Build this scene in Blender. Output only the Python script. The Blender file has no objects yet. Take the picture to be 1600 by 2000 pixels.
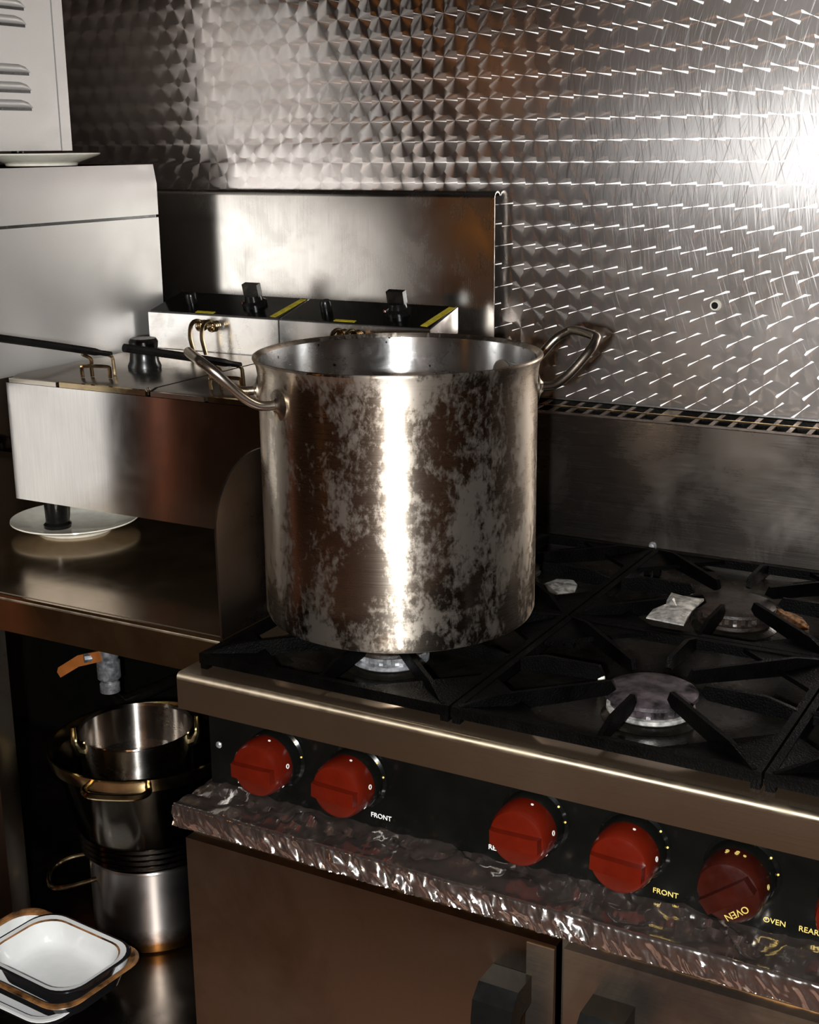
import bpy, bmesh, math, random
from mathutils import Vector, Matrix, noise
random.seed(7)
C = bpy.context.scene.collection
SC = bpy.context.scene

# ------------------------------------------------------------------ camera, world, lights, exposure
cam_d = bpy.data.cameras.new('camera'); cam = bpy.data.objects.new('camera', cam_d); C.objects.link(cam)
R0 = Vector((0.8730535739965081, 0.48752061715058864, -0.01005508751991028))
R1 = Vector((-0.11984725971796417, 0.23451967114906222, 0.9646953706648697))
R2 = Vector((-0.47266699828739756, 0.841025666491365, -0.2631762470906833))
CAM = Vector((0, 0, 1.527))
m = Matrix.Identity(4)
for i in range(3):
    m[i][0], m[i][1], m[i][2], m[i][3] = R0[i], R1[i], -R2[i], CAM[i]
cam.matrix_world = m
cam_d.sensor_fit = 'VERTICAL'; cam_d.sensor_height = 36.0; cam_d.sensor_width = 28.8
cam_d.lens = 2635.61 / 2000 * 36
cam_d.clip_start = 0.02
SC.camera = cam
w = bpy.data.worlds.new('world'); SC.world = w; w.use_nodes = True
w.node_tree.nodes['Background'].inputs[0].default_value = (0.02, 0.013, 0.008, 1)
w.node_tree.nodes['Background'].inputs[1].default_value = 0.3
vs = SC.view_settings
vs.view_transform = 'Standard'; vs.look = 'None'; vs.exposure = 0.0; vs.gamma = 1.0; vs.use_curve_mapping = False
SC.cycles.max_bounces = 8; SC.cycles.glossy_bounces = 6; SC.cycles.diffuse_bounces = 3
SC.cycles.sample_clamp_indirect = 4.0

def lamp(name, kind, loc, energy, color, aim=None, **kw):
    d = bpy.data.lights.new(name, kind); d.energy = energy; d.color = color
    for k, v in kw.items(): setattr(d, k, v)
    o = bpy.data.objects.new(name, d); C.objects.link(o); o.location = loc
    if aim is not None:
        o.rotation_euler = (Vector(aim) - Vector(loc)).to_track_quat('-Z', 'Y').to_euler()
    return o
# the camera's own flash, held to the left of and a little below the lens
FL = CAM - R0 * 0.085 - R1 * 0.03
lamp('camera_flash', 'SPOT', FL, 205, (0.95, 0.985, 1.0), aim=FL + R2 - R0 * 0.03, spot_size=math.radians(115), spot_blend=0.5, shadow_soft_size=0.016)
# weak tungsten lamps of the kitchen behind the photographer
lamp('kitchen_lamp', 'AREA', (0.3, -1.3, 2.45), 14, (1.0, 0.52, 0.22), aim=(0.2, -1.0, 0), shape='RECTANGLE', size=1.2, size_y=0.25)

# ------------------------------------------------------------------ helpers
BASE = {}
def new_bm(): return bmesh.new()
def add_box(bm, x0, x1, y0, y1, z0, z1):
    v = [bm.verts.new((x, y, z)) for x in (x0, x1) for y in (y0, y1) for z in (z0, z1)]
    for f in ((0, 1, 3, 2), (4, 6, 7, 5), (0, 4, 5, 1), (2, 3, 7, 6), (0, 2, 6, 4), (1, 5, 7, 3)):
        bm.faces.new([v[i] for i in f])
    return v
def box(*a): bm = new_bm(); add_box(bm, *a); return bm
def add_prism(bm, pts, axis, a, b):
    """extrude a closed 2D outline along an axis from a to b"""
    def P(p, t):
        return {'x': (t, p[0], p[1]), 'y': (p[0], t, p[1]), 'z': (p[0], p[1], t)}[axis]
    va = [bm.verts.new(P(p, a)) for p in pts]; vb = [bm.verts.new(P(p, b)) for p in pts]
    n = len(pts)
    bm.faces.new(va); bm.faces.new(list(reversed(vb)))
    for i in range(n):
        bm.faces.new((va[i], vb[i], vb[(i + 1) % n], va[(i + 1) % n]))
def prism(*a): bm = new_bm(); add_prism(bm, *a); return bm
def frame_of(d):
    d = Vector(d).normalized()
    a = Vector((0, 0, 1)) if abs(d.z) < 0.9 else Vector((1, 0, 0))
    x = d.cross(a).normalized(); return x, d.cross(x).normalized()
def add_lathe(bm, prof, center, axis=(0, 0, 1), n=48, close=False, sx=1.0):
    """prof: list of (radius, height along axis); spun about axis through center"""
    ax = Vector(axis).normalized(); c = Vector(center)
    if abs(ax.z) > 0.99: x, y = Vector((1, 0, 0)), Vector((0, 1, 0)) * (1 if ax.z > 0 else -1)
    else: x, y = frame_of(ax)
    rings = []
    for r, h in prof:
        if r < 1e-6: rings.append([bm.verts.new(c + ax * h)])
        else: rings.append([bm.verts.new(c + ax * h + x * (r * math.cos(2 * math.pi * i / n)) + y * (r * math.sin(2 * math.pi * i / n))) for i in range(n)])
    if close: rings.append(rings[0])
    for a, b in zip(rings[:-1], rings[1:]):
        if len(a) == 1 and len(b) == 1: continue
        for i in range(n):
            j = (i + 1) % n
            if len(a) == 1: bm.faces.new((a[0], b[i], b[j]))
            elif len(b) == 1: bm.faces.new((a[i], a[j], b[0]))
            else: bm.faces.new((a[i], a[j], b[j], b[i]))
def lathe(*a, **k): bm = new_bm(); add_lathe(bm, *a, **k); return bm
def smooth_path(pts, sub=6):
    P = [Vector(p) for p in pts]; out = []
    for i in range(len(P) - 1):
        p0 = P[max(i - 1, 0)]; p1 = P[i]; p2 = P[i + 1]; p3 = P[min(i + 2, len(P) - 1)]
        for k in range(sub):
            t = k / sub
            out.append(0.5 * ((2 * p1) + (p2 - p0) * t + (2 * p0 - 5 * p1 + 4 * p2 - p3) * t * t + (3 * p1 - p0 - 3 * p2 + p3) * t ** 3))
    out.append(P[-1]); return out
def add_tube(bm, pts, r, n=10, cap=True, rs=None):
    P = [Vector(p) for p in pts]; rings = []; x = None
    for i, p in enumerate(P):
        d = (P[min(i + 1, len(P) - 1)] - P[max(i - 1, 0)]).normalized()
        if x is None: x, _ = frame_of(d)
        x = (x - d * x.dot(d)).normalized(); y = d.cross(x)
        rr = rs[i] if rs else r
        rings.append([bm.verts.new(p + x * (rr * math.cos(2 * math.pi * k / n)) + y * (rr * math.sin(2 * math.pi * k / n))) for k in range(n)])
    for a, b in zip(rings[:-1], rings[1:]):
        for k in range(n):
            bm.faces.new((a[k], a[(k + 1) % n], b[(k + 1) % n], b[k]))
    if cap: bm.faces.new(list(reversed(rings[0]))); bm.faces.new(rings[-1])
def tube(*a, **k): bm = new_bm(); add_tube(bm, *a, **k); return bm
def bevel(bm, w, seg=2, ang=30):
    es = [e for e in bm.edges if len(e.link_faces) == 2 and e.calc_face_angle(0) > math.radians(ang)]
    bmesh.ops.bevel(bm, geom=es, offset=w, segments=seg, affect='EDGES', profile=0.5, clamp_overlap=True)
    return bm
def obj(name, bm, mat, parent=None, smooth=True, ang=35):
    bmesh.ops.recalc_face_normals(bm, faces=bm.faces[:])
    base = BASE.get(parent, Vector((0, 0, 0))) if parent is not None else Vector((0, 0, 0))
    if base.length: bmesh.ops.translate(bm, verts=bm.verts[:], vec=-base)
    me = bpy.data.meshes.new(name)
    if smooth:
        for f in bm.faces: f.smooth = True
        for e in bm.edges:
            if len(e.link_faces) == 2 and e.calc_face_angle(0) > math.radians(ang): e.smooth = False
    bm.to_mesh(me); bm.free()
    if mat: me.materials.append(mat)
    o = bpy.data.objects.new(name, me); C.objects.link(o)
    if parent is not None:
        o.parent = parent; BASE[o] = base
    return o
def thing(name, label, cat, loc, group=None):
    o = bpy.data.objects.new(name, None); C.objects.link(o); o.location = loc
    o.empty_display_size = 0.05
    BASE[o] = Vector(loc); tag(o, label, cat, group); return o
def tag(o, label, cat, group=None):
    o['label'] = label; o['category'] = cat
    if group: o['group'] = group
    return o
def struct(o): o['kind'] = 'structure'; return o
def lab(o, s): o['label'] = s; return o

# ------------------------------------------------------------------ materials
class NT:
    def __init__(s, name):
        s.m = bpy.data.materials.new(name); s.m.use_nodes = True; s.t = s.m.node_tree; s.t.nodes.clear()
        s.out = s.t.nodes.new('ShaderNodeOutputMaterial')
    def n(s, typ, **kw):
        x = s.t.nodes.new(typ)
        for k, v in kw.items(): setattr(x, k, v)
        return x
    def put(s, sock, v):
        if isinstance(v, bpy.types.NodeSocket): s.t.links.new(v, sock)
        else: sock.default_value = v
    def math(s, op, a, b=0.0, c=None):
        x = s.n('ShaderNodeMath', operation=op); s.put(x.inputs[0], a); s.put(x.inputs[1], b)
        if c is not None: s.put(x.inputs[2], c)
        return x.outputs[0]
    def mix(s, f, a, b):                      # float mix
        x = s.n('ShaderNodeMix', data_type='FLOAT'); s.put(x.inputs[0], f); s.put(x.inputs[2], a); s.put(x.inputs[3], b); return x.outputs[0]
    def mixc(s, f, a, b):
        x = s.n('ShaderNodeMix', data_type='RGBA'); s.put(x.inputs[0], f); s.put(x.inputs[6], a); s.put(x.inputs[7], b); return x.outputs[2]
    def mixv(s, f, a, b):
        x = s.n('ShaderNodeMix', data_type='VECTOR'); s.put(x.inputs[0], f); s.put(x.inputs[4], a); s.put(x.inputs[5], b); return x.outputs[1]
    def ramp(s, f, lo, hi):
        x = s.n('ShaderNodeMapRange'); x.clamp = True; s.put(x.inputs[0], f); x.inputs[1].default_value = lo; x.inputs[2].default_value = hi; return x.outputs[0]
    def pos(s): return s.n('ShaderNodeNewGeometry').outputs['Position']
    def sep(s, v):
        x = s.n('ShaderNodeSeparateXYZ'); s.put(x.inputs[0], v); return x.outputs
    def comb(s, a, b, c):
        x = s.n('ShaderNodeCombineXYZ'); s.put(x.inputs[0], a); s.put(x.inputs[1], b); s.put(x.inputs[2], c); return x.outputs[0]
    def scale(s, v, xyz):
        x = s.n('ShaderNodeVectorMath', operation='MULTIPLY'); s.put(x.inputs[0], v); x.inputs[1].default_value = xyz; return x.outputs[0]
    def noise(s, v, scale=1.0, detail=3.0, rough=0.55, dist=0.0):
        x = s.n('ShaderNodeTexNoise'); s.put(x.inputs['Vector'], v); x.inputs['Scale'].default_value = scale
        x.inputs['Detail'].default_value = detail; x.inputs['Roughness'].default_value = rough; x.inputs['Distortion'].default_value = dist
        return x.outputs[0]
    def bump(s, h, strength=0.2, dist=0.001):
        x = s.n('ShaderNodeBump'); x.inputs['Strength'].default_value = strength; x.inputs['Distance'].default_value = dist; s.put(x.inputs['Height'], h); return x.outputs[0]
    def bsdf(s, color, rough, metal=0.0, spec=None, aniso=0.0, tangent=None, normal=None, coat=0.0, coat_rough=0.05, emit=None, estr=0.0):
        x = s.n('ShaderNodeBsdfPrincipled'); s.put(x.inputs['Base Color'], color); s.put(x.inputs['Roughness'], rough); s.put(x.inputs['Metallic'], metal)
        if spec is not None: x.inputs['Specular IOR Level'].default_value = spec
        if aniso: x.inputs['Anisotropic'].default_value = aniso
        if tangent is not None: s.put(x.inputs['Tangent'], tangent)
        if normal is not None: s.put(x.inputs['Normal'], normal)
        if coat: x.inputs['Coat Weight'].default_value = coat; x.inputs['Coat Roughness'].default_value = coat_rough
        if emit is not None: x.inputs['Emission Color'].default_value = emit; x.inputs['Emission Strength'].default_value = estr
        return x.outputs[0]
    def glossy(s, color, rough, aniso=0.0, tangent=None, normal=None, dist='GGX'):
        x = s.n('ShaderNodeBsdfAnisotropic', distribution=dist); s.put(x.inputs['Color'], color); s.put(x.inputs['Roughness'], rough); s.put(x.inputs['Anisotropy'], aniso)
        x.inputs['Rotation'].default_value = 0.25          # tangent = the direction of smear, across the brush lines
        if tangent is not None: s.put(x.inputs['Tangent'], tangent)
        if normal is not None: s.put(x.inputs['Normal'], normal)
        return x.outputs[0]
    def mixs(s, f, a, b):
        x = s.n('ShaderNodeMixShader'); s.put(x.inputs[0], f); s.t.links.new(a, x.inputs[1]); s.t.links.new(b, x.inputs[2]); return x.outputs[0]
    def done(s, sh): s.t.links.new(sh, s.out.inputs['Surface']); return s.m

def plain(name, col, rough=0.5, metal=0.0, spec=0.5, var=0.12, vscale=20, bump=0.0, bscale=200, coat=0.0):
    t = NT(name); p = t.pos(); f = t.noise(p, vscale, 4)
    c2 = tuple(max(0, c * (1 - 2.2 * var)) for c in col) + (1,)
    col1 = tuple(min(1, c * (1 + var)) for c in col) + (1,)
    nrm = t.bump(t.noise(p, bscale, 3), bump, 0.001) if bump else None
    r = t.mix(t.ramp(t.noise(p, vscale * 1.7, 3), 0.35, 0.65), max(0.02, rough * 0.85), min(1, rough * 1.2))
    return t.done(t.bsdf(t.mixc(t.ramp(f, 0.35, 0.65), c2, col1), r, metal, spec, normal=nrm, coat=coat))

def steel(name, col=(0.60, 0.57, 0.53), rough=0.3, stretch=(1, 60, 60), smear=(0, 0, 1), aniso=0.6, grime=0.25, gcol=(0.16, 0.10, 0.05), dull=0.0, gscale=9, dcol=(0.62, 0.60, 0.57), pvar=1.0):
    """brushed steel: fine brush lines, a smear direction across them, and patchy handling marks"""
    t = NT(name); p = t.pos()
    brush = t.noise(t.scale(p, tuple(14 * k for k in stretch)), 1.0, 2, 0.6)
    patch = t.noise(p, gscale, 5, 0.6, 0.6)
    pm = t.ramp(patch, 0.42, 0.70)
    r = t.math('ADD', t.mix(pm, rough * (1 - 0.15 * pvar), rough * (1 + 0.25 * pvar)), t.math('MULTIPLY', t.math('SUBTRACT', brush, 0.5), rough * 0.35))
    g = t.math('MULTIPLY', t.ramp(t.noise(p, gscale * 0.55, 6, 0.65, 0.4), 0.50, 0.75), grime)
    c = t.mixc(g, col + (1,), gcol + (1,))
    c = t.mixc(t.math('MULTIPLY', t.ramp(brush, 0.3, 0.7), 0.12), c, (0.2, 0.18, 0.16, 1))
    tan = t.comb(*[float(v) for v in smear])
    sh = t.glossy(c, r, aniso, tan)
    if dull:
        d = t.n('ShaderNodeBsdfDiffuse'); d.inputs[0].default_value = dcol + (1,)
        sh = t.mixs(t.math('MULTIPLY', dull, t.mix(pm, 1 - 0.25 * pvar, 1 + 0.1 * pvar)), sh, d.outputs[0])
    return t.done(sh)

def swirl_steel(name, PU=0.0415, PV=0.034, r=0.0255):
    """engine-turned steel: overlapping discs of circular grooves laid in staggered rows, with wiping scratches"""
    t = NT(name); p = t.pos(); X, Y, Z = t.sep(p)
    wob = t.math('MULTIPLY', t.math('SUBTRACT', t.noise(p, 7, 2), 0.5), 0.006)
    X = t.math('ADD', X, wob)
    v = t.math('DIVIDE', Z, PV); vf = t.math('FLOOR', v)
    best_x = best_z = None; seed = None
    for dj in (0, 1):                                   # upper row lies over the lower one
        j = t.math('ADD', vf, float(dj))
        off = t.math('MULTIPLY', t.math('FLOORED_MODULO', j, 2.0), 0.5)
        u = t.math('SUBTRACT', t.math('DIVIDE', X, PU), off); uf = t.math('FLOOR', u)
        cz = t.math('MULTIPLY', j, PV)
        for di in (1, 0):                               # left disc lies over its right neighbour
            ii = t.math('ADD', uf, float(di))
            cx = t.math('MULTIPLY', t.math('ADD', ii, off), PU)
            dx = t.math('SUBTRACT', X, cx); dz = t.math('SUBTRACT', Z, cz)
            d2 = t.math('ADD', t.math('MULTIPLY', dx, dx), t.math('MULTIPLY', dz, dz))
            ins = t.math('LESS_THAN', d2, r * r)
            if best_x is None: best_x, best_z = dx, dz
            else:
                best_x = t.mix(ins, best_x, dx); best_z = t.mix(ins, best_z, dz)
    tan = t.comb(best_x, 0.0, best_z)
    ln = t.n('ShaderNodeVectorMath', operation='NORMALIZE'); t.put(ln.inputs[0], tan); tan = ln.outputs[0]
    fine = t.noise(t.comb(t.math('SQRT', t.math('ADD', t.math('MULTIPLY', best_x, best_x), t.math('MULTIPLY', best_z, best_z))), 0.0, 0.0), 900, 2)
    smudge = t.noise(p, 5, 5, 0.6, 0.5)
    col = t.mixc(t.ramp(smudge, 0.40, 0.70), (0.58, 0.53, 0.50, 1), (0.42, 0.36, 0.32, 1))
    swirl = t.glossy(col, t.mix(fine, 0.24, 0.275), 0.75, tan, dist='BECKMANN')
    # wiping scratches: straight fine lines at several slants, each shining across its own run
    scr = None; mask_all = None
    for ang, thr, wgt in ((90, 0.50, 1.0), (84, 0.54, 0.8), (97, 0.54, 0.8), (72, 0.60, 0.7), (108, 0.60, 0.7), (60, 0.64, 0.6), (120, 0.64, 0.6)):
        a = math.radians(ang); ca, sa = math.cos(a), math.sin(a)
        al = t.math('ADD', t.math('MULTIPLY', X, ca), t.math('MULTIPLY', Z, sa))
        ac = t.math('SUBTRACT', t.math('MULTIPLY', Z, ca), t.math('MULTIPLY', X, sa))
        nz = t.noise(t.comb(t.math('MULTIPLY', al, 9.0), float(ang), t.math('MULTIPLY', ac, 420.0)), 1.0, 2, 0.55)
        mk = t.math('MULTIPLY', t.ramp(nz, thr, thr + 0.10), wgt)
        g = t.glossy((0.62, 0.59, 0.57, 1), 0.30, 0.55, t.comb(-sa, 0.0, ca), dist='BECKMANN')
        scr = g if scr is None else t.mixs(mk, scr, g)
    soft = t.glossy(col, 0.22)
    wear_haze = t.ramp(t.math('ADD', X, t.math('MULTIPLY', t.math('SUBTRACT', smudge, 0.5), 0.5)), -1.15, -0.75)   # wiping scratches and added haze weighted to the right, shaping the flash glow
    sh = t.mixs(t.mix(wear_haze, 0.05, 0.25), swirl, scr)
    sh = t.mixs(t.mix(wear_haze, 0.02, 0.24), sh, t.glossy(col, 0.50, dist='BECKMANN'))
    sh = t.mixs(0.12, sh, soft)
    return t.done(sh)

M = {}
M['swirl'] = swirl_steel('engine_turned_steel')
M['steel_v'] = steel('brushed_steel_plain', rough=0.34)
M['steel_bs'] = steel('brushed_steel_splashback', (0.45, 0.42, 0.385), rough=0.26, stretch=(60, 60, 1), smear=(0, 0, 1), aniso=0.3, grime=0.25)
M['steel_cab'] = steel('satin_steel_cabinet', (0.52, 0.51, 0.50), rough=0.42, smear=(0, 0, 1), aniso=0.3, grime=0.08, dull=0.20, pvar=0.3)
M['steel_micro'] = steel('satin_steel_microwave', (0.6, 0.58, 0.56), rough=0.5, aniso=0.0, grime=0.06, dull=0.42, pvar=0.2)
M['steel_fryer'] = steel('brushed_steel_fryer', (0.76, 0.72, 0.68), rough=0.20, stretch=(30, 30, 1), smear=(0, 0, 1), aniso=0.5, grime=0.12)
M['steel_ctl'] = steel('worn_steel_control_box', (0.62, 0.59, 0.56), rough=0.24, stretch=(1, 60, 60), smear=(0, 0, 1), aniso=0.4, grime=0.4, gscale=26, dull=0.10)
M['steel_lid'] = steel('worn_steel_lid', (0.62, 0.59, 0.55), rough=0.22, smear=(0, 1, 0), aniso=0.2, grime=0.3)
M['steel_top'] = steel('brushed_steel_counter', (0.50, 0.42, 0.33), rough=0.17, stretch=(1, 60, 60), aniso=0.0, grime=0.3, dull=0.02, dcol=(0.50, 0.30, 0.13))
M['steel_stove'] = steel('brushed_steel_range', (0.60, 0.52, 0.44), rough=0.20, stretch=(1, 60, 60), aniso=0.0, grime=0.10, gscale=5, dull=0.035, pvar=0.4, dcol=(0.52, 0.34, 0.20))
M['edge'] = steel('highlight_edge', (0.50, 0.40, 0.28), rough=0.55, smear=(1, 0, 0), aniso=0.36, grime=0.15, gscale=20)  # cream tint and broad gloss that paint the highlight along the edges
M['steel_door'] = steel('greasy_steel_door', (0.33, 0.27, 0.20), rough=0.36, stretch=(60, 60, 1), smear=(1, 0, 0), aniso=0.4, grime=0.7, gcol=(0.10, 0.05, 0.02), gscale=6)
M['steel_door2'] = steel('stained_steel_door', (0.34, 0.23, 0.12), rough=0.34, aniso=0.0, grime=0.9, gcol=(0.10, 0.045, 0.012), gscale=8, dull=0.02)
M['steel_riser'] = steel('scuffed_steel_riser', (0.40, 0.35, 0.31), rough=0.30, smear=(0, 0, 1), aniso=0.3, grime=0.5, gscale=7)
M['rod'] = steel('polished_steel_rod', (0.68, 0.60, 0.50), rough=0.26, aniso=0.0, grime=0.2)
M['brass'] = steel('browned_wire', (0.50, 0.38, 0.22), rough=0.2, aniso=0.0, grime=0.5, gcol=(0.2, 0.1, 0.03), gscale=60)
M['black'] = plain('black_plastic', (0.005, 0.0048, 0.0045), 0.26, 0, 0.35)
M['panel'] = plain('black_enamel_panel', (0.003, 0.003, 0.0025), 0.16, 0, 0.25)
M['tray'] = plain('black_enamel_tray', (0.005, 0.0042, 0.003), 0.26, 0, 0.35, var=0.3, bump=0.35, bscale=260)
M['iron'] = plain('cast_iron', (0.0010, 0.0009, 0.0008), 0.45, 0, 0.04, var=0.3, bump=0.9, bscale=420)
M['burner'] = plain('burner_cap', (0.055, 0.042, 0.046), 0.40, 0.2, 0.5, var=0.4, vscale=45, bump=0.9, bscale=140)
M['burner_dark'] = plain('burner_cap_burnt', (0.022, 0.014, 0.010), 0.45, 0.1, 0.5, var=0.3, vscale=60, bump=0.5, bscale=300)
M['alu'] = plain('cast_aluminium', (0.40, 0.40, 0.41), 0.4, 0.7, 0.5, var=0.25, vscale=90)
M['red'] = plain('red_plastic', (0.072, 0.0050, 0.0015), 0.20, 0, 0.5, var=0.06, vscale=40)
M['red_shaded'] = plain('shaded_red_plastic', (0.022, 0.003, 0.0015), 0.26, 0, 0.5, var=0.1, vscale=40)  # darker copy of the red plastic, painting the shade on the oven knob
M['white_print'] = plain('white_print', (0.75, 0.73, 0.68), 0.5, var=0.05)
M['yellow_print'] = plain('yellow_print', (0.55, 0.40, 0.10), 0.5, var=0.05)
M['yellow'] = plain('yellow_tape', (0.50, 0.40, 0.02), 0.45, var=0.15, vscale=120)
M['china'] = plain('white_china', (0.72, 0.68, 0.58), 0.12, 0, 0.5, var=0.04, vscale=60)
M['enamel'] = plain('white_enamel', (0.74, 0.74, 0.72), 0.12, 0, 0.5, var=0.02, vscale=30)
M['enamel_black'] = plain('black_enamel_outside', (0.012, 0.011, 0.012), 0.12, 0, 0.5)
M['brown_rim'] = plain('burnt_brown_rim', (0.22, 0.10, 0.035), 0.35, 0, 0.5, var=0.4, vscale=40)
M['steel_shelf'] = steel('grimy_steel_shelf', (0.20, 0.17, 0.14), rough=0.24, aniso=0.0, grime=0.5, gcol=(0.04, 0.025, 0.012), gscale=7)
M['dark_steel'] = steel('burnt_steel_pan', (0.08, 0.07, 0.06), rough=0.16, aniso=0.0, grime=0.6, gcol=(0.07, 0.035, 0.01), gscale=16)
M['pan_shine'] = steel('shiny_used_pan_steel', (0.50, 0.46, 0.42), rough=0.26, smear=(0, 0, 1), aniso=0.7, grime=0.5, gcol=(0.10, 0.05, 0.015), gscale=14)
M['gold_steel'] = steel('browned_pan_rim', (0.58, 0.47, 0.26), rough=0.18, aniso=0.0, grime=0.7, gcol=(0.16, 0.08, 0.02), gscale=24)
M['orange'] = plain('orange_lever_paint', (0.45, 0.14, 0.03), 0.4)
M['mop'] = plain('deep_orange_paint', (0.30, 0.065, 0.008), 0.4)
M['foil_scrap'] = plain('greasy_foil', (0.62, 0.60, 0.55), 0.35, 0.6, 0.5, var=0.3, vscale=90, bump=0.6, bscale=90)
M['crumb'] = plain('burnt_foil', (0.50, 0.26, 0.12), 0.35, 0.5, 0.5, var=0.4, vscale=120, bump=0.8, bscale=150)
M['white_box'] = plain('white_box_enamel', (0.88, 0.88, 0.87), 0.5, var=0.03)
M['floor'] = plain('quarry_tile', (0.22, 0.125, 0.09), 0.4, var=0.2, vscale=6)
M['wall'] = plain('kitchen_wall_paint', (0.22, 0.13, 0.07), 0.6, var=0.1, vscale=3)
M['wall_dark'] = plain('shaded_kitchen_wall_paint', (0.05, 0.03, 0.018), 0.6, var=0.1, vscale=3)  # wall paint darkened to stand for the unlit room at left
M['ceil'] = plain('darkened_kitchen_ceiling_paint', (0.035, 0.026, 0.02), 0.7, var=0.1, vscale=3)  # darkened so its flash-lit reflection stays out of the steel wall

def pot_steel():
    t = NT('stock_pot_steel'); p = t.pos(); x, y, z = t.sep(p)
    cx, cy = -0.8431, 1.474
    px = t.math('SUBTRACT', x, cx); py = t.math('SUBTRACT', y, cy)
    th = t.math('ARCTAN2', py, px)
    q = t.comb(t.math('MULTIPLY', th, 0.177), z, 0.0)
    brush = t.noise(t.scale(q, (12, 900, 1)), 1.0, 2, 0.6)
    large = t.noise(t.scale(q, (15, 9, 1)), 1.0, 4, 0.6, 0.3)
    fine = t.noise(t.scale(q, (120, 75, 1)), 1.0, 6, 0.72, 0.2)
    b2 = t.ramp(t.math('ADD', t.math('MULTIPLY', large, 0.58), t.math('MULTIPLY', fine, 0.42)), 0.475, 0.555)
    rough = t.math('ADD', t.mix(b2, 0.28, 0.45), t.math('MULTIPLY', t.math('SUBTRACT', brush, 0.5), 0.10))
    stain = t.ramp(t.noise(t.scale(q, (7, 5, 1)), 1.0, 5, 0.6, 0.8), 0.48, 0.72)
    low = t.ramp(z, 1.05, 0.93)
    g = t.math('MINIMUM', t.math('ADD', t.math('MULTIPLY', stain, 0.42), t.math('MULTIPLY', low, 0.22)), 0.8)
    c = t.mixc(g, (0.60, 0.52, 0.43, 1), (0.30, 0.19, 0.10, 1))
    c = t.mixc(t.math('MULTIPLY', b2, 0.12), c, (0.70, 0.68, 0.65, 1))
    sh = t.glossy(c, rough, 0.55, t.comb(0.0, 0.0, 1.0))
    d = t.n('ShaderNodeBsdfDiffuse'); d.inputs[0].default_value = (0.50, 0.44, 0.37, 1)
    return t.done(t.mixs(t.math('MULTIPLY', b2, 0.05), sh, d.outputs[0]))
M['pot'] = pot_steel()
def specked(m):
    nt = m.node_tree; g = [n for n in nt.nodes if n.type == 'BSDF_ANISOTROPIC' or n.bl_idname == 'ShaderNodeBsdfAnisotropic'][0]
    src = g.inputs['Color'].links[0].from_socket
    nz = nt.nodes.new('ShaderNodeTexNoise'); nz.inputs['Scale'].default_value = 95; nz.inputs['Detail'].default_value = 1
    ge = nt.nodes.new('ShaderNodeNewGeometry'); nt.links.new(ge.outputs['Position'], nz.inputs['Vector'])
    mr = nt.nodes.new('ShaderNodeMapRange'); mr.inputs[1].default_value = 0.73; mr.inputs[2].default_value = 0.76; nt.links.new(nz.outputs[0], mr.inputs[0])
    mx = nt.nodes.new('ShaderNodeMix'); mx.data_type = 'RGBA'; nt.links.new(mr.outputs[0], mx.inputs[0]); nt.links.new(src, mx.inputs[6]); mx.inputs[7].default_value = (0.02, 0.015, 0.01, 1)
    nt.links.new(mx.outputs[2], g.inputs['Color']); return m
M['pot_in'] = specked(steel('stock_pot_inside', (0.66, 0.65, 0.64), rough=0.25, stretch=(1, 1, 60), smear=(0, 0, 1), aniso=0.5, grime=0.08, gscale=40))
def foil_mat():
    t = NT('kitchen_foil'); p = t.pos()
    n = t.bump(t.noise(t.scale(p, (1, 1, 1)), 120, 2, 0.5, 0.8), 0.10, 0.002)
    return t.done(t.mixs(0.035, t.glossy(t.mixc(t.ramp(t.noise(p, 14, 4), 0.45, 0.7), (0.80, 0.76, 0.73, 1), (0.76, 0.70, 0.64, 1)), 0.15, 0.0, None, n), t.bsdf((0.50, 0.36, 0.31, 1), 0.6, 0)))
M['foil'] = foil_mat()

# ------------------------------------------------------------------ the room
YW = 2.09
wb = struct(obj('wall_back', box(-3.2, 1.9, YW, YW + 0.08, 0, 2.7), M['swirl']))
struct(obj('floor', box(-3.2, 1.9, -2.6, YW + 0.08, -0.08, 0), M['floor']))
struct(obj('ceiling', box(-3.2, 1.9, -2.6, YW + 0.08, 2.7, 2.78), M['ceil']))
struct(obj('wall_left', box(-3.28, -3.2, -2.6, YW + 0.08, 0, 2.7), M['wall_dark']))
struct(obj('wall_right', box(1.9, 1.98, -2.6, YW + 0.08, 0, 2.7), M['wall']))
struct(obj('wall_front', box(-3.2, 1.9, -2.68, -2.6, 0, 2.7), M['wall']))
# hollow wall plug left in the cladding
pl = obj('wall_plug', lathe([(0.0055, 0.0002), (0.0055, 0.005), (0.0075, 0.006), (0.009, 0.003), (0.0095, 0.0002), (0.0055, 0.0002)], (-0.620, YW, 1.278), (0, -1, 0), 20), M['china'], wb)
obj('plug_hole', lathe([(0, 0.0042), (0.0056, 0.0042), (0.0056, 0.0002), (0, 0.0002)], (-0.620, YW, 1.278), (0, -1, 0), 16), M['black'], pl)

# ------------------------------------------------------------------ splashback behind the fryer, with a rolled top
YB = 2.067
sb = thing('splashback', 'plain brushed steel splashback panel with rolled top behind the fryer', 'splashback', (-1.4, YB, 0.9))
prof = [(YB, 0.93), (YB, 1.4385)] + [(YB + 0.0115 - 0.0115 * math.cos(a), 1.4385 + 0.0115 * math.sin(a)) for a in [math.radians(k) for k in (20, 40, 60, 80, 100, 125, 150)]]
inner = [(y + 0.002 if i < 3 else y, z - 0.0025 if i >= 2 else z) for i, (y, z) in enumerate(prof)]
obj('panel', prism(prof + inner[::-1], 'x', -2.3, -0.994), M['steel_bs'], sb)

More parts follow.
